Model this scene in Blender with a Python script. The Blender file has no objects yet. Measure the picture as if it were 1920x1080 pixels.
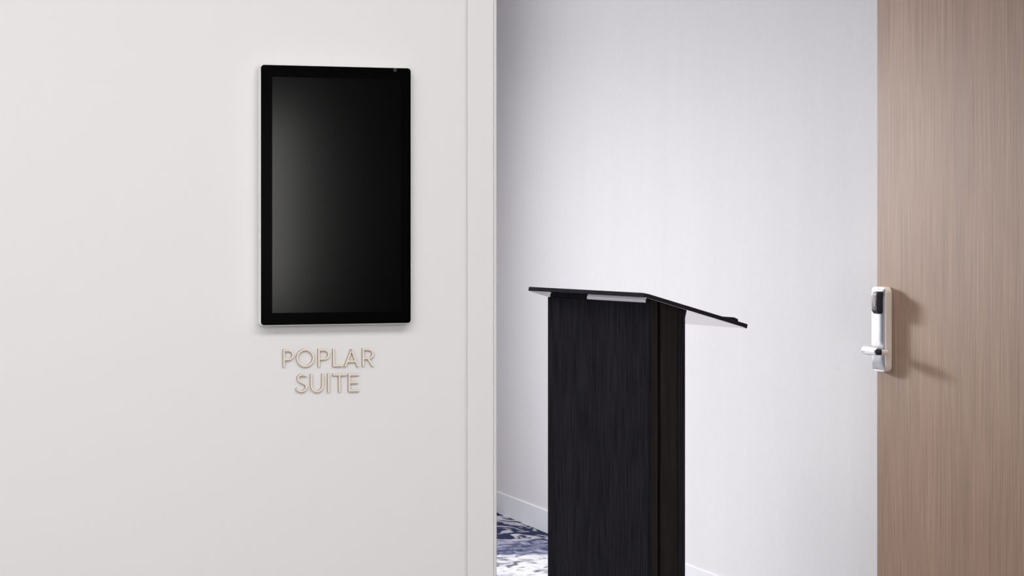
import bpy, bmesh, math
from mathutils import Vector, Matrix
S = bpy.context.scene
C = S.collection
# ---------------------------------------------------------------- camera
# world frame: x runs along the entry wall, y into the suite, z up
F, HX, HY, EYE, V = 3950.0, 960.0, 415.0, 1.5, 4.14      # focal length in px, horizon, eye height, distance to the entry wall
YAW = math.atan2(3950, 11530)
cs, sn = math.cos(YAW), math.sin(YAW)
cam = bpy.data.cameras.new('camera'); co = bpy.data.objects.new('camera', cam); C.objects.link(co)
co.location = (0, -V, EYE); co.rotation_euler = (math.pi/2, 0, -YAW)
cam.sensor_width = 36; cam.lens = F/1920*36; cam.shift_y = -(540-HY)/1920; cam.clip_end = 100
S.camera = co
# ---------------------------------------------------------------- world, lights, exposure
w = bpy.data.worlds.new('world'); S.world = w; w.use_nodes = True
w.node_tree.nodes['Background'].inputs[0].default_value = (0.75, 0.8, 1, 1)
w.node_tree.nodes['Background'].inputs[1].default_value = 0.5
S.view_settings.view_transform = 'Standard'; S.view_settings.look = 'None'
S.view_settings.exposure = 0; S.view_settings.gamma = 1
S.view_settings.use_curve_mapping = False
def area(name, loc, target, sx, sy, power, col=(1,1,1), spread=180):
    l = bpy.data.lights.new(name, 'AREA'); l.shape = 'RECTANGLE'; l.size = sx; l.size_y = sy
    l.energy = power; l.color = col; l.spread = math.radians(spread)
    o = bpy.data.objects.new(name, l); C.objects.link(o); o.location = loc
    o.rotation_euler = (Vector(target)-Vector(loc)).to_track_quat('-Z', 'Y').to_euler()
    return o
area('window_daylight', (1.35, 6.5, 1.60), (2.75, 0.6, 1.1), 1.0, 1.2, 36, (0.96, 0.955, 1.0), 136)
area('door_spot', (1.42, 6.49, 2.2), (2.775, 0.36, 1.17), 0.5, 0.5, 6.5, (1.0, 0.95, 0.91), 22)  # added narrow spot on the door, small enough to define the lever shadow
area('suite_far_fill', (-2.6, 6.3, 1.1), (3.4, 2.0, 0.3), 2.2, 1.6, 50, (0.975, 0.965, 0.995), 130)  # added fill for the side wall; no opening behind it
area('suite_ceiling_fill', (1.6, 3.35, 2.98), (1.6, 3.35, 0), 2.2, 5.8, 88, (0.99, 0.972, 0.985), 110)  # added fill without a fixture, for the floor and lower wall
area('hall_front_fill', (-0.3, -5.8, 2.1), (1.4, 0, 1.5), 4.2, 1.6, 145, (1.0, 0.99, 0.99))  # unseen fill added behind the camera for the entry wall and doorway
area('hall_ceiling_light', (0.3, -2.0, 2.98), (0.3, -1.3, 0), 4.5, 1.6, 125, (1.0, 0.99, 0.988))
area('screen_glow_strip', (1.40, -2.4, 1.53), (0.91, 0.0, 1.53), 0.06, 0.6, 3.0, (1.0, 0.98, 0.96))  # unseen strip light added to give the dark screen its glow

# ---------------------------------------------------------------- helpers
def mat(name, col, rough=0.5, metal=0.0, spec=0.5, coat=0.0):
    m = bpy.data.materials.new(name); m.use_nodes = True
    b = m.node_tree.nodes['Principled BSDF']
    b.inputs['Base Color'].default_value = (*col, 1); b.inputs['Roughness'].default_value = rough
    b.inputs['Metallic'].default_value = metal; b.inputs['Specular IOR Level'].default_value = spec
    b.inputs['Coat Weight'].default_value = coat
    return m
def N(m, t): return m.node_tree.nodes.new(t)
def L(m, a, b): m.node_tree.links.new(a, b)
def coords(m, scale, rot=(0,0,0), kind='Object'):
    tc = N(m, 'ShaderNodeTexCoord'); mp = N(m, 'ShaderNodeMapping')
    mp.inputs['Scale'].default_value = scale; mp.inputs['Rotation'].default_value = rot
    L(m, tc.outputs[kind], mp.inputs[0]); return mp.outputs[0]
def noise(m, vec, scale=1, detail=4, rough=0.5, dist=0):
    n = N(m, 'ShaderNodeTexNoise'); n.inputs['Scale'].default_value = scale
    n.inputs['Detail'].default_value = detail; n.inputs['Roughness'].default_value = rough
    n.inputs['Distortion'].default_value = dist
    L(m, vec, n.inputs['Vector']); return n.outputs['Fac']
def ramp(m, fac, stops):
    r = N(m, 'ShaderNodeValToRGB'); e = r.color_ramp.elements
    while len(e) < len(stops): e.new(0.5)
    for k, (p, c) in enumerate(stops): e[k].position = p; e[k].color = (*c, 1)
    L(m, fac, r.inputs[0]); return r.outputs[0]
def mixc(m, fac, a, b, blend='MIX'):
    x = N(m, 'ShaderNodeMix'); x.data_type = 'RGBA'; x.blend_type = blend
    if isinstance(fac, float): x.inputs[0].default_value = fac
    else: L(m, fac, x.inputs[0])
    L(m, a, x.inputs[6]); L(m, b, x.inputs[7]); return x.outputs[2]
def bump(m, h, strength, dist=0.002):
    b = N(m, 'ShaderNodeBump'); b.inputs['Strength'].default_value = strength; b.inputs['Distance'].default_value = dist
    L(m, h, b.inputs['Height']); L(m, b.outputs[0], m.node_tree.nodes['Principled BSDF'].inputs['Normal'])
def base(m, c): L(m, c, m.node_tree.nodes['Principled BSDF'].inputs['Base Color'])
def g(v, k=1.0): return (v*k, v*k, v*k)

def box(bm, x0, x1, y0, y1, z0, z1):
    vs = [bm.verts.new((x, y, z)) for x in (x0, x1) for y in (y0, y1) for z in (z0, z1)]
    for f in ((0,1,3,2),(4,6,7,5),(0,4,5,1),(2,3,7,6),(0,2,6,4),(1,5,7,3)): bm.faces.new([vs[i] for i in f])
def prism(bm, pts, fn0, fn1):
    """closed outline pts (2-D) lifted to 3-D by fn0 and fn1, joined by side walls"""
    a = [bm.verts.new(fn0(p)) for p in pts]; b = [bm.verts.new(fn1(p)) for p in pts]
    n = len(pts); bm.faces.new(a); bm.faces.new(b[::-1])
    for i in range(n): bm.faces.new((a[i], b[i], b[(i+1)%n], a[(i+1)%n]))
def rrect(x0, x1, y0, y1, r, n=8):
    out = []
    for cx, cy, a0 in ((x1-r,y1-r,0),(x0+r,y1-r,90),(x0+r,y0+r,180),(x1-r,y0+r,270)):
        for k in range(n+1):
            a = math.radians(a0+90*k/n); out.append((cx+r*math.cos(a), cy+r*math.sin(a)))
    return out
def tube(bm, pts, rad, n=20, caps=True, squash=None):
    rings = []
    for i, p in enumerate(pts):
        p = Vector(p); a = Vector(pts[max(i-1,0)]); b = Vector(pts[min(i+1,len(pts)-1)])
        d = (b-a).normalized(); up = Vector((0,0,1)) if abs(d.z) < .9 else Vector((0,1,0))
        s = d.cross(up).normalized(); u = s.cross(d).normalized()
        r = rad[i] if isinstance(rad, (list, tuple)) else rad
        ru = r*(squash if squash else 1)
        rings.append([bm.verts.new(p+s*r*math.cos(2*math.pi*k/n)+u*ru*math.sin(2*math.pi*k/n)) for k in range(n)])
    for A, B in zip(rings, rings[1:]):
        for k in range(n): bm.faces.new((A[k], A[(k+1)%n], B[(k+1)%n], B[k]))
    if caps: bm.faces.new(rings[0][::-1]); bm.faces.new(rings[-1])
def obj(name, bm, m, parent=None, bevel=0, smooth=False, seg=2):
    bmesh.ops.recalc_face_normals(bm, faces=bm.faces[:])
    me = bpy.data.meshes.new(name); bm.to_mesh(me); bm.free(); me.materials.append(m)
    o = bpy.data.objects.new(name, me); C.objects.link(o)
    if parent: o.parent = parent
    if smooth:
        for p in me.polygons: p.use_smooth = True
        if not bevel: me.set_sharp_from_angle(angle=math.radians(40))
    if bevel:
        b = o.modifiers.new('bevel', 'BEVEL'); b.width = bevel; b.segments = seg; b.limit_method = 'ANGLE'
        b.angle_limit = math.radians(40)
        for p in me.polygons: p.use_smooth = True
        wn = o.modifiers.new('wn', 'WEIGHTED_NORMAL'); wn.keep_sharp = True
    return o
def struct(name, bm, m, parent=None, bevel=0):
    o = obj(name, bm, m, parent, bevel)
    if not parent: o['kind'] = 'structure'
    return o
def boxes(*bs):
    bm = bmesh.new()
    for b in bs: box(bm, *b)
    return bm
def thing(name, label, cat, loc=(0,0,0), rotz=0, group=None):
    o = bpy.data.objects.new(name, None); C.objects.link(o); o.empty_display_size = 0.1
    o.location = loc; o.rotation_euler = (0, 0, rotz); o['label'] = label; o['category'] = cat
    if group: o['group'] = group
    return o
def tag(o, label, cat, group=None):
    o['label'] = label; o['category'] = cat
    if group: o['group'] = group
def on_wall(px, py, y=0.0):
    """x, z of the point of the plane y=const measured at a photo pixel"""
    r = (px-HX)/F; du = cs*r+sn; dv = -sn*r+cs; t = (V+y)/dv
    return t*du, EYE-(py-HY)/F*t

# ---------------------------------------------------------------- materials
plaster = mat('painted_wall', (0.80, 0.785, 0.785), 0.55, spec=0.3)
bump(plaster, noise(plaster, coords(plaster, (1,1,1)), 420, 2), 0.03, 0.0006)
frame_paint = mat('white_satin_frame', (0.80, 0.785, 0.785), 0.4, spec=0.35)
far_wall_m = mat('darkened_far_wall', (0.26, 0.25, 0.27), 0.7)  # unseen wall, toned dark to mute its bounce and its reflection
white_trim = mat('white_baseboard', (0.82, 0.83, 0.86), 0.4)
ceil_m = mat('ceiling_white', (0.85, 0.85, 0.85), 0.8)
dark_panel = mat('dark_hall_panelling', (0.05, 0.043, 0.04), 0.6)
base(dark_panel, ramp(dark_panel, noise(dark_panel, coords(dark_panel, (30, 30, 1.5)), 2), [(0.3, (0.03,0.026,0.024)), (0.7, (0.07,0.06,0.055))]))

paper = mat('silvery_wallcovering', (0.8, 0.79, 0.8), 0.6, spec=0.35)
n1 = noise(paper, coords(paper, (1, 110, 9)), 2.2, 5, 0.6)
n2 = noise(paper, coords(paper, (1, 300, 22)), 2.0, 3, 0.6)
n3 = noise(paper, coords(paper, (1, 6, 0.7)), 1.0, 2)
c1 = ramp(paper, n1, [(0.25, (0.79,0.775,0.775)), (0.75, (0.825,0.812,0.812))])
c2 = ramp(paper, n2, [(0.3, (0.92,0.92,0.925)), (0.7, (1,1,1))])
c3 = ramp(paper, n3, [(0.3, (0.98,0.98,0.98)), (0.7, (1,1,1))])
base(paper, mixc(paper, 1.0, mixc(paper, 1.0, c1, c2, 'MULTIPLY'), c3, 'MULTIPLY'))
bump(paper, n2, 0.12, 0.001)

oak = mat('taupe_wood_laminate', (0.4, 0.29, 0.23), 0.55, spec=0.12)
o1 = noise(oak, coords(oak, (1, 95, 1.6)), 2.0, 6, 0.65)
o2 = noise(oak, coords(oak, (1, 420, 3.0)), 1.6, 3, 0.6)
o3 = noise(oak, coords(oak, (1, 9, 0.5)), 1.4, 3, 0.5, 0.4)
k1 = ramp(oak, o1, [(0.32, (0.198,0.127,0.089)), (0.5, (0.255,0.168,0.122)), (0.68, (0.315,0.216,0.160))])
k2 = ramp(oak, o2, [(0.35, (0.80,0.78,0.76)), (0.6, (1,1,1))])
k3 = ramp(oak, o3, [(0.3, (0.86,0.87,0.86)), (0.7, (1.0,0.985,0.97))])
base(oak, mixc(oak, 1.0, mixc(oak, 1.0, k1, k2, 'MULTIPLY'), k3, 'MULTIPLY'))
bump(oak, o2, 0.1, 0.0008)

ebony = mat('black_stained_wood', (0.015, 0.015, 0.018), 0.6, spec=0.0)
e1n = noise(ebony, coords(ebony, (60, 60, 2.2)), 2.5, 5, 0.65)
e2n = noise(ebony, coords(ebony, (10, 10, 0.5)), 1.6, 2)
base(ebony, mixc(ebony, 1.0, ramp(ebony, e1n, [(0.38, (0.0105,0.0100,0.0122)), (0.62, (0.022,0.0212,0.0248))]),
                 ramp(ebony, e2n, [(0.3, (0.8,0.8,0.8)), (0.7, (1,1,1))]), 'MULTIPLY'))
bump(ebony, e1n, 0.15, 0.0006)
brown_black = mat('dark_brown_post', (0.022, 0.018, 0.015), 0.5, spec=0.12)
bb = noise(brown_black, coords(brown_black, (50, 50, 2)), 2.5, 4)
base(brown_black, ramp(brown_black, bb, [(0.3, (0.007,0.0055,0.005)), (0.7, (0.015,0.012,0.010))]))
top_black = mat('black_satin_top', (0.012, 0.012, 0.013), 0.6, spec=0.0)
tn = noise(top_black, coords(top_black, (8, 8, 8)), 3); 
base(top_black, ramp(top_black, tn, [(0.3, (0.014,0.014,0.0155)), (0.7, (0.019,0.019,0.0205))]))
under_m = mat('brushed_metal_underside', (0.58, 0.55, 0.57), 0.10, metal=1.0)
band_refl_m = mat('steel_band_reflection', (0.50, 0.48, 0.52), 0.5, metal=0.4)  # pale tone of the reflection on the band, put into the colour

white_case = mat('white_plastic_case', (0.85, 0.84, 0.84), 0.35)
glass_black = mat('black_glass', (0.0015, 0.0015, 0.0017), 0.25, spec=0.02)
lcd = mat('dark_lcd', (0.0005, 0.0005, 0.0005), 0.175, spec=0.22)
ring_m = mat('grey_ring_print', (0.16, 0.16, 0.16), 0.4)
brass = mat('champagne_letter_face', (0.84, 0.735, 0.61), 0.42)
steel = mat('satin_nickel', (0.48, 0.49, 0.51), 0.38, metal=1.0)
sn_ = noise(steel, coords(steel, (40, 40, 300)), 2, 2)
bump(steel, sn_, 0.04, 0.0004)
nickel_side = mat('satin_nickel_side', (0.80, 0.72, 0.64), 0.42, metal=0.3)
chrome = mat('polished_nickel_lever', (0.93, 0.93, 0.93), 0.3, metal=1.0)
blk_plastic = mat('black_reader_plastic', (0.012, 0.012, 0.016), 0.5, spec=0.2)
white_print = mat('grey_white_print', (0.8, 0.8, 0.82), 0.5)

# carpet: navy, slate and ivory brushed leaf pattern in large drifts
carpet = mat('patterned_carpet', (0.7, 0.7, 0.75), 0.95, spec=0.1)
# axis of the drifts
cv = coords(carpet, (1,1,1), (0,0,YAW))
sep = N(carpet, 'ShaderNodeSeparateXYZ'); L(carpet, cv, sep.inputs[0])
wob = noise(carpet, coords(carpet, (1.2, 1.2, 1)), 1.6, 3)
ad = N(carpet, 'ShaderNodeMath'); ad.operation = 'MULTIPLY_ADD'; ad.inputs[1].default_value = 0.30
L(carpet, wob, ad.inputs[0]); L(carpet, sep.outputs[1], ad.inputs[2])
mr = N(carpet, 'ShaderNodeMapRange'); mr.inputs[1].default_value = 3.0; mr.inputs[2].default_value = 8.0
L(carpet, ad.outputs[0], mr.inputs[0])
leaf = noise(carpet, coords(carpet, (3.0, 2.0, 1), (0,0,0.8)), 2.8, 2, 0.45, 2.0)
fine = noise(carpet, coords(carpet, (4.5, 3.4, 1), (0,0,-0.3)), 2.6, 3, 0.5, 1.6)
ivory = ramp(carpet, fine, [(0.36, (0.10,0.11,0.15)), (0.46, (0.52,0.52,0.55)), (0.58, (0.68,0.68,0.69))])
slate = ramp(carpet, fine, [(0.38, (0.045,0.055,0.11)), (0.5, (0.13,0.14,0.22)), (0.62, (0.30,0.30,0.39))])
navy = ramp(carpet, leaf, [(0.47, (0.022,0.026,0.065)), (0.50, (0.07,0.08,0.13)), (0.54, (0.30,0.30,0.35)), (0.66, (0.48,0.48,0.53))])
A1, A2 = 0.545, 0.632
s1 = ramp(carpet, mr.outputs[0], [(A1-.004, (0,0,0)), (A1+.004, (1,1,1))])
s2 = ramp(carpet, mr.outputs[0], [(A2-.004, (0,0,0)), (A2+.004, (1,1,1))])
base(carpet, mixc(carpet, s2, mixc(carpet, s1, ivory, slate), navy))
bump(carpet, noise(carpet, coords(carpet, (1,1,1)), 500, 2), 0.4, 0.003)
hall_carpet = mat('hall_carpet', (0.5, 0.48, 0.46), 0.95, spec=0.1)
base(hall_carpet, ramp(hall_carpet, noise(hall_carpet, coords(hall_carpet, (1,1,1)), 6, 5), [(0.35, (0.20,0.195,0.19)), (0.65, (0.32,0.31,0.305))]))

# ---------------------------------------------------------------- the setting
H = 3.0
JX = on_wall(932.4, 500)[0]            # free edge of the left door frame
GX0 = on_wall(871.5, 500)[0]; GX1 = on_wall(876.3, 500)[0]
SX = 3.45                              # side wall of the suite
DX = 2.775                             # plane of the open door's face
BY = 6.4                               # far wall
T = 0.14
struct('floor', boxes((-4.2, 4.2, 0.0, BY+.25, -0.05, 0)), carpet)
struct('floor', boxes((-4.2, 4.2, -6.0, 0.0, -0.05, 0)), hall_carpet)
struct('ceiling', boxes((-4.2, 4.2, -6.0, BY+.25, H, H+.05)), ceil_m)
struct('wall_front', boxes((-4.2, GX0, 0, T, 0, H), (GX0, JX-.02, 0.006, T, 0, H), (JX-.02, 2.84, 0, T, 2.5, H), (2.91, 4.2, 0, T, 0, H)), plaster)
struct('wall_right', boxes((SX, SX+.12, T, BY, 0, H)), paper)
# far wall with its window opening
wx0, wx1, wz0, wz1 = 0.75, 1.95, 0.9, 2.6
struct('wall_back', boxes((-4.2, wx0, BY, BY+.2, 0, H), (wx1, SX+.12, BY, BY+.2, 0, H), (wx0, wx1, BY, BY+.2, 0, wz0), (wx0, wx1, BY, BY+.2, wz1, H)), far_wall_m)
win = struct('window_1', boxes((wx0, wx0+.05, BY+.05, BY+.1, wz0, wz1), (wx1-.05, wx1, BY+.05, BY+.1, wz0, wz1),
    (wx0+.05, wx1-.05, BY+.05, BY+.1, wz0, wz0+.05), (wx0+.05, wx1-.05, BY+.05, BY+.1, wz1-.05, wz1)), white_trim)
struct('wall_left', boxes((-4.32, -4.2, -6.0, BY, 0, H)), plaster)
struct('wall_hall_right', boxes((4.2, 4.32, -6.0, 0, 0, H)), dark_panel)
struct('wall_hall_back', boxes((-4.2, 4.2, -6.12, -6.0, 0, H)), dark_panel)
# door frame left of the opening: flat face, quirk line, small rounded nosing
nx = on_wall(925.0, 500)[0]
qx = on_wall(926.4, 500)[0]
fb = boxes((GX1, nx, -0.001, T, 0, 2.5), (nx, qx, 0.0018, T, 0, 2.5))
struct('trim_1', fb, frame_paint, bevel=0.0008)
nb = bmesh.new()
prism(nb, [(qx, 0.0), (JX-.004, 0.0), (JX-.0012, 0.0012), (JX, 0.004), (JX, T), (qx, T)], lambda p: (p[0], p[1], 0), lambda p: (p[0], p[1], 2.5))
struct('trim_2', nb, frame_paint)
struct('trim_3', boxes((2.84, 2.91, -0.004, T, 0, 2.5)), frame_paint)
bbm = bmesh.new()
prism(bbm, [(SX, 0), (SX-.007, 0), (SX-.007, .106), (SX-.006, .107), (SX, .107)], lambda p: (p[0], T, p[1]), lambda p: (p[0], BY, p[1]))
struct('baseboard_right', bbm, white_trim)

# ---------------------------------------------------------------- open wooden door with its lock
DV = 0.92
door = bpy.data.objects.new('door_1', None); C.objects.link(door); door.location = (DX, DV, 0); door['kind'] = 'structure'
obj('door_leaf', boxes((0, 0.045, 0.02-DV, 0, 0.006, 2.45)), oak, door, bevel=0.001)
for z in (0.25, 1.25, 2.2):
    hb = bmesh.new(); tube(hb, [(0.052, 0.012-DV, z-.05), (0.052, 0.012-DV, z+.05)], 0.007); obj('hinge', hb, steel, door, smooth=True)

# lock: local frame on the door face, -x stands out of the door, +y towards the free edge
lock = thing('electronic_door_lock', 'satin nickel card lock with black reader and lever on the open wooden door', 'lock', (DX, DV-0.045, 0.0))
zt = EYE-(537.5-HY)/F*5.66; zb = EYE-(695-HY)/F*5.66
HW = 0.037; TH = 0.0195
pb = bmesh.new()
prism(pb, rrect(-HW, HW, zb, zt, 0.017, 8), lambda p: (0, p[0], p[1]), lambda p: (-TH, p[0], p[1]))
obj('escutcheon', pb, nickel_side, lock, bevel=0.0012)
# raised rounded front cover above and below the lever
fc = bmesh.new()
def dome(y):                                  # how far the front cover stands out
    t = (y/(HW-.002)); return TH + 0.0105*max(0.0, 1-t*t)**0.6
n = 18; rows = []
zs = [zb+.004, zb+.012, zb+.03, zb+.06, zt-.03, zt-.012, zt-.004]
sc = [0.0, 0.55, 0.9, 1, 1, .6, 0.0]
for z, s in zip(zs, sc):
    row = []
    for k in range(n+1):
        y = -(HW-.002)+2*(HW-.002)*k/n
        row.append(fc.verts.new((-(TH+(dome(y)-TH)*s), y, z)))
    rows.append(row)
for A, B in zip(rows, rows[1:]):
    for k in range(n): fc.faces.new((A[k], A[k+1], B[k+1], B[k]))
obj('front_cover', fc, steel, lock, smooth=True)
# black card reader housing
rz1 = EYE-(546-HY)/F*5.66; rz0 = EYE-(587-HY)/F*5.66
rb = bmesh.new()
def ring_at(x, hw, z0, z1, r): return [rb.verts.new((x, p[0]-.012, p[1])) for p in rrect(-hw, hw, z0, z1, r, 5)]
R = [ring_at(-TH+.002, .0185, rz0, rz1+.001, .006), ring_at(-TH-.016, .0185, rz0, rz1, .006), ring_at(-TH-.0195, .0160, rz0+.005, rz1-.005, .006), ring_at(-TH-.0205, .013, rz0+.010, rz1-.009, .005)]
for A, B in zip(R, R[1:]):
    for k in range(len(A)): rb.faces.new((A[k], A[(k+1)%len(A)], B[(k+1)%len(A)], B[k]))
rb.faces.new(R[-1])
reader = obj('card_reader', rb, blk_plastic, lock, smooth=True)
# contactless mark on the reader: two curved strokes
wm = bmesh.new(); zc = (rz0+rz1)/2; xw = -TH-.0207
for rr, a0, a1 in ((0.0085, -75, 75), (0.0035, -75, 75)):
    pts = []
    for k in range(13):
        a = math.radians(a0+(a1-a0)*k/12); pts.append((xw, -0.010-rr*math.cos(a), zc+rr*math.sin(a)))
    tube(wm, pts, 0.0009, 6)
obj('contactless_mark', wm, white_print, reader)
# lever: neck out of the escutcheon, elbow, grip running towards the hinges, end returned to the door
zl = EYE-(656.5-HY)/F*5.64
lv = bmesh.new()
tube(lv, [(-TH-.004, 0.012, zl+.001), (-.046, 0.010, zl+.001)], [.011, .0095], 20)
neck = obj('lever_neck', lv, steel, lock, smooth=True)
lv = bmesh.new()
cl = [(-.0450, .0165), (-.0470, .0155), (-.0505, .0120), (-.0540, .005), (-.0560, -.006), (-.0560, -.022), (-.0560, -.040), (-.0560, -.057), (-.0560, -.060)]
rd = [.0075, .0100, .0125, .0132, .0132, .0125, .0112, .0098, .0088]
tube(lv, [(a, b, zl+.002*(1-i/8)) for i, (a, b) in enumerate(cl)], rd, 28)
lev = obj('lever_handle', lv, chrome, lock, smooth=True)
lv = bmesh.new(); tube(lv, [(-.0575, -.0600, zl-.001), (-.0520, -.0625, zl-.001), (-.0480, -.0630, zl-.001)], [.0076, .0080, .0080], 20)
obj('lever_collar', lv, blk_plastic, lock, smooth=True)
lv = bmesh.new(); tube(lv, [(-.0480, -.0630, zl-.001), (-.0300, -.0630, zl-.001)], [.0062, .0060], 20)
obj('lever_return', lv, nickel_side, lock, smooth=True)
lv = bmesh.new(); tube(lv, [(-TH-.0005, 0.012, zl), (-TH-.012, 0.012, zl)], [.016, .014], 24)
obj('lever_rose', lv, steel, lock, smooth=True)

# ---------------------------------------------------------------- wall display
dx0, dz1 = on_wall(489.3, 121.3, -0.030); dx1, _ = on_wall(770.2, 128, -0.030)
_, dz0 = on_wall(492, 609.9, -0.030)
dcx = (dx0+dx1)/2; dcz = (dz0+dz1)/2; hw = (dx1-dx0)/2; hh = (dz1-dz0)/2
disp = thing('wall_display', 'black portrait touch display in thin white case mounted on the pale wall', 'display', (dcx, 0, dcz))
m_ = 0.0020
b = bmesh.new(); prism(b, rrect(-hw-m_, hw+m_, -hh-m_, hh+m_, .0085, 8), lambda p: (p[0], -.010, p[1]), lambda p: (p[0], -.0285, p[1]))
obj('case', b, white_case, disp, bevel=0.0015, seg=3)
obj('wall_mount', boxes((-hw*.8, hw*.8, -.010, 0, -hh*.85, hh*.85)), white_case, disp)
b = bmesh.new(); prism(b, rrect(-hw, hw, -hh, hh, .0065, 8), lambda p: (p[0], -.0285, p[1]), lambda p: (p[0], -.0302, p[1]))
glass = obj('front_glass', b, glass_black, disp, bevel=0.0004)
sx0, sz1 = on_wall(510.5, 144, -.0304); _, sz0 = on_wall(510.5, 587, -.0304); sx1, _ = on_wall(752, 300, -.0304)
b = boxes((sx0-dcx, sx1-dcx, -.0304, -.0295, sz0-dcz, sz1-dcz)); obj('screen', b, lcd, disp)
rx, rz = on_wall(740.8, 131.3, -.0305); b = bmesh.new()
tube(b, [(rx-dcx+.0026*math.cos(2*math.pi*k/24), -.0304, rz-dcz+.0026*math.sin(2*math.pi*k/24)) for k in range(25)], .0006, 8, caps=False)
obj('sensor_ring', b, ring_m, disp, smooth=True)

# ---------------------------------------------------------------- raised letters
SW = 3.5                                     # stroke width in photo px on the wall
def stroke(pts, closed=False, w=SW):
    """outline of a flat pen stroke; pts in px on the wall, y down"""
    n = len(pts); Lf, Rt = [], []
    for i, (x, y) in enumerate(pts):
        if closed: a, b = pts[(i-1)%n], pts[(i+1)%n]
        else: a, b = pts[max(i-1,0)], pts[min(i+1,n-1)]
        d1 = Vector((x-a[0], y-a[1])); d2 = Vector((b[0]-x, b[1]-y))
        if d1.length < 1e-6: d1 = d2
        if d2.length < 1e-6: d2 = d1
        d1.normalize(); d2.normalize()
        nn = Vector((-(d1.y+d2.y), d1.x+d2.x)).normalized()
        k = (w/2)/max(0.3, nn.dot(Vector((-d1.y, d1.x))))
        Lf.append((x+nn.x*k, y+nn.y*k)); Rt.append((x-nn.x*k, y-nn.y*k))
    return Lf, Rt
def add_stroke(bm, pts, closed, y0, y1, org):
    Lf, Rt = stroke(pts, closed); n = len(pts)
    def P(p, y):
        x, z = on_wall(p[0], p[1]); return bm.verts.new((x-org[0], y, z-org[1]))
    q = [[P(p, y) for p in s] for y in (y0, y1) for s in (Lf, Rt)]
    m = n if closed else n-1
    for i in range(m):
        j = (i+1) % n
        for s in ((q[0], q[1]), (q[2], q[3]), (q[0], q[2]), (q[1], q[3])):
            bm.faces.new((s[0][i], s[0][j], s[1][j], s[1][i]))
    if not closed:
        for i in (0, n-1): bm.faces.new((q[0][i], q[1][i], q[3][i], q[2][i]))
def arc(cx, cy, rx, ry, a0, a1, n=14):
    return [(cx+rx*math.cos(math.radians(a0+(a1-a0)*k/n)), cy+ry*math.sin(math.radians(a0+(a1-a0)*k/n))) for k in range(n+1)]
h = SW/2
def P_(x0, x1, y0, y1, mid):
    r = (mid-y0-2*h)/2+.0; cy = (y0+h+mid-h)/2
    return [([(x0+h, y0), (x0+h, y1)], 0), ([(x0+h, y0+h)]+arc(x1-h-r, cy, r, r, -90, 90)+[(x0+h, mid-h)], 0)]
letters = [
 ('P', 'first letter of the upper word', P_(529.5, 550, 655, 687.6, 675.2)),
 ('O', 'second letter of the upper word', [(arc(571.3, 670.6, 15.2, 15.4, 0, 345, 23), 1)]),
 ('P', 'third letter of the upper word', P_(595, 617, 653.8, 687.2, 674.2)),
 ('L', 'fourth letter of the upper word', [([(624.3, 653.4), (624.3, 684.8), (642, 684.8)], 0)]),
 ('A', 'fifth letter of the upper word', [([(646, 686.9), (657.4, 656.0), (658.4, 656.0), (669.8, 686.7)], 0), ([(650.5, 677.2), (665.5, 677.0)], 0)]),
 ('R', 'last letter of the upper word', P_(678, 699.5, 652.8, 686.5, 673.0)+[([(688, 671), (698.2, 686.3)], 0)]),
 ('S', 'first letter of the lower word', [([(573.6, 705.0), (570.8, 703.0), (567, 702.2), (563, 702.4), (559.6, 704.2), (557.6, 707), (557.4, 710.2), (558.8, 713), (561.8, 715.2), (566, 717.1), (570, 719.3), (572.8, 722.2), (573.4, 725.8), (572, 729.4), (569, 732), (565, 733.3), (561, 733), (557.4, 731.4), (554.4, 728.2)], 0)]),
 ('U', 'second letter of the lower word', [([(582.6, 700.6)]+arc(593.2, 722.6, 10.6, 10.8, 180, 0)+[(603.8, 700.3)], 0)]),
 ('I', 'middle letter of the lower word', [([(614.8, 700.1), (614.8, 734.4)], 0)]),
 ('T', 'fourth letter of the lower word', [([(622.4, 702.0), (648.4, 701.8)], 0), ([(635.2, 701.8), (635.2, 734.2)], 0)]),
 ('E', 'last letter of the lower word', [([(672, 701.8), (653.6, 702.0), (653.6, 732.0), (672, 731.6)], 0), ([(653.6, 716.6), (670, 716.4)], 0)]),
]
for ch, where, strokes in letters:
    allp = [p for s, c in strokes for p in s]
    cx = sum(p[0] for p in allp)/len(allp); cy = max(p[1] for p in allp)
    org = on_wall(cx, cy)
    bm = bmesh.new()
    for k, (pts, closed) in enumerate(strokes): add_stroke(bm, pts, bool(closed), 0.0, -0.0060-0.00002*k, org)
    o = obj('wall_letter', bm, brass); o.location = (org[0], 0, org[1])
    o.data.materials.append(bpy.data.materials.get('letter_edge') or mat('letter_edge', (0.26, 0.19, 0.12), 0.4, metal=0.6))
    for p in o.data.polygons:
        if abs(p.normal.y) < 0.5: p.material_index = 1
    tag(o, 'raised champagne letter %s, %s' % (ch, where), 'letter', 'raised letters of the room name')

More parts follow.
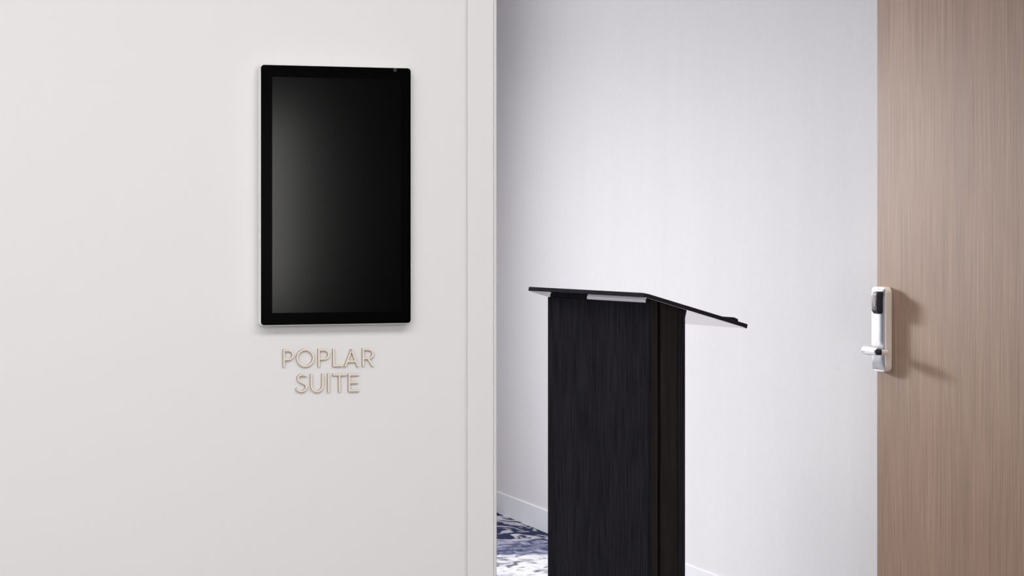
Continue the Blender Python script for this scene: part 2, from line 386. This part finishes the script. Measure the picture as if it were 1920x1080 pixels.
# ---------------------------------------------------------------- lectern
ANG = math.radians(30)
def cam2w(X, Y): return cs*X+sn*Y, -sn*X+cs*Y-V
e1 = Vector((-math.sin(ANG), math.cos(ANG))); e2 = Vector((math.cos(ANG), math.sin(ANG)))
D = 6.7
Bc = Vector((D*(1210-HX)/F, D))
def along(P, d, px):                      # distance from P along d to the ray of column px
    r = (px-HX)/F; return (r*P.y-P.x)/(d.x-r*d.y)
LA = along(Bc, e1, 987.5); LC = along(Bc, e2, 1407)
I_, J_ = .035, .040
K = Bc+e2*I_+e1*J_
WL = along(K, e1, 1027.0); WD = along(K, e2, 1284.5)
cen = K+e1*WL/2+e2*WD/2
wx, wy = cam2w(cen.x, cen.y)
rot = math.atan2(-sn*e2.x+cs*e2.y, cs*e2.x+sn*e2.y)
lec = thing('lectern', 'black wood lectern with thin slanted top, standing on the patterned carpet by the pale wall', 'lectern', (wx, wy, 0), rot)
kx, ky = -WD/2, -WL/2
zf = EYE-(549.3-HY)/F*D                   # top at the audience edge
zr = EYE-(609.5-HY)/F*(D+LC*math.sin(ANG))
ztop = EYE-(568-HY)/F*K.y                 # top of the column
x0, x1 = kx-I_, kx-I_+LC; y0, y1 = ky-J_, ky-J_+LA
slope = (zr-zf)/LC
nrm = Vector((-slope, 0, 1)).normalized(); TT = .012
b = bmesh.new()
def top_pt(p, off=0.0): return Vector((p[0], p[1], zf+slope*(p[0]-x0)))-nrm*off
prism(b, rrect(x0, x1, y0, y1, .022, 8), lambda p: top_pt(p), lambda p: top_pt(p, TT))
bt = obj('slanted_top', b, top_black, lec)
b = bmesh.new(); prism(b, rrect(x0+.004, x1-.004, y0+.004, y1-.004, .020, 8), lambda p: top_pt(p, TT), lambda p: top_pt(p, TT+.0012))
obj('metal_underplate', b, under_m, bt)
# book stop near the lower edge
b = bmesh.new(); xs = x1-.062
prism(b, [(0, 0), (.012, .0085), (.026, .0105), (.040, .0085), (.043, 0)], lambda p: top_pt((xs-.02+p[0], y0+.014), -p[1]), lambda p: top_pt((xs-.02+p[0], y1-.014), -p[1]))
obj('book_stop', b, top_black, bt)
# column
zun = lambda x: zf+slope*(x-x0)-TT*1.05
hx, hy = -kx, -ky
obj('front_panel', boxes((kx, kx+.012, ky, hy, 0.02, ztop)), ebony, lec, bevel=.0012)
zu = lambda x: zun(x)+.002
b = bmesh.new()                            # dark recess under the top
prism(b, [(kx+.0065, ztop-.01), (kx+.0065, zu(kx+.0065)), (kx+.040, zu(kx+.040)), (kx+.040, ztop-.01)], lambda p: (p[0], ky+.006, p[1]), lambda p: (p[0], hy-.006, p[1]))
obj('neck_block', b, top_black, lec)
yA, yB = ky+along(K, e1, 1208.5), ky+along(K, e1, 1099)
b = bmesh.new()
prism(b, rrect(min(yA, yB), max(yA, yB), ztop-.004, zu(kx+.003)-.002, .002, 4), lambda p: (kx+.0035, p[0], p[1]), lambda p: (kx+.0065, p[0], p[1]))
obj('band_reflection', b, band_refl_m, lec)  # pale plate stands in for a reflection on part of the band
for s in (1, -1):
    e = (lambda t: ky+t) if s == 1 else (lambda t: hy-t)
    def yy(a, b_): return (min(e(a), e(b_)), max(e(a), e(b_)))
    za = zun(kx+.045)
    pbm = bmesh.new(); pts = [(kx+.012+.017+.017*math.cos(math.radians(a)), e(.012-.011*math.sin(math.radians(a)))) for a in range(0, 181, 12)]
    prism(pbm, pts+[(kx+.012, e(.03)), (kx+.046, e(.03))][::1], lambda p: (p[0], p[1], .02), lambda p: (p[0], p[1], zun(p[0])+.001))
    obj('corner_post', pbm, brown_black, lec, smooth=True)
    def upright(xa, xb, ya, yb_):
        q = bmesh.new()
        prism(q, [(xa, .02), (xb, .02), (xb, zun(xb)+.0015), (xa, zun(xa)+.0015)], lambda p: (p[0], ya, p[1]), lambda p: (p[0], yb_, p[1])); return q
    obj('side_panel', upright(kx+.012, hx-.02, *yy(.0155, .03)), ebony, lec)
    obj('side_board', upright(kx+.052, hx-.026, *yy(.003, .0155)), brown_black, lec)
q = bmesh.new(); prism(q, [(hx-.026, .02), (hx, .02), (hx, zun(hx)+.001), (hx-.026, zun(hx-.026)+.001)], lambda p: (p[0], ky, p[1]), lambda p: (p[0], hy, p[1]))
obj('rear_panel', q, ebony, lec)
for yb in (ky+.002, hy-.014):
    b = bmesh.new(); prism(b, [(hx-.004, zun(hx)-.028), (hx+.001, zun(hx)-.026), (hx+.007, zun(hx+.007)), (hx-.004, zun(hx-.004))], lambda p: (p[0], yb, p[1]), lambda p: (p[0], yb+.012, p[1]))
    obj('top_bracket', b, ebony, lec)
obj('base_plate', boxes((kx-.05, hx+.22, ky-.03, hy+.03, 0, .02)), top_black, lec, bevel=.002)
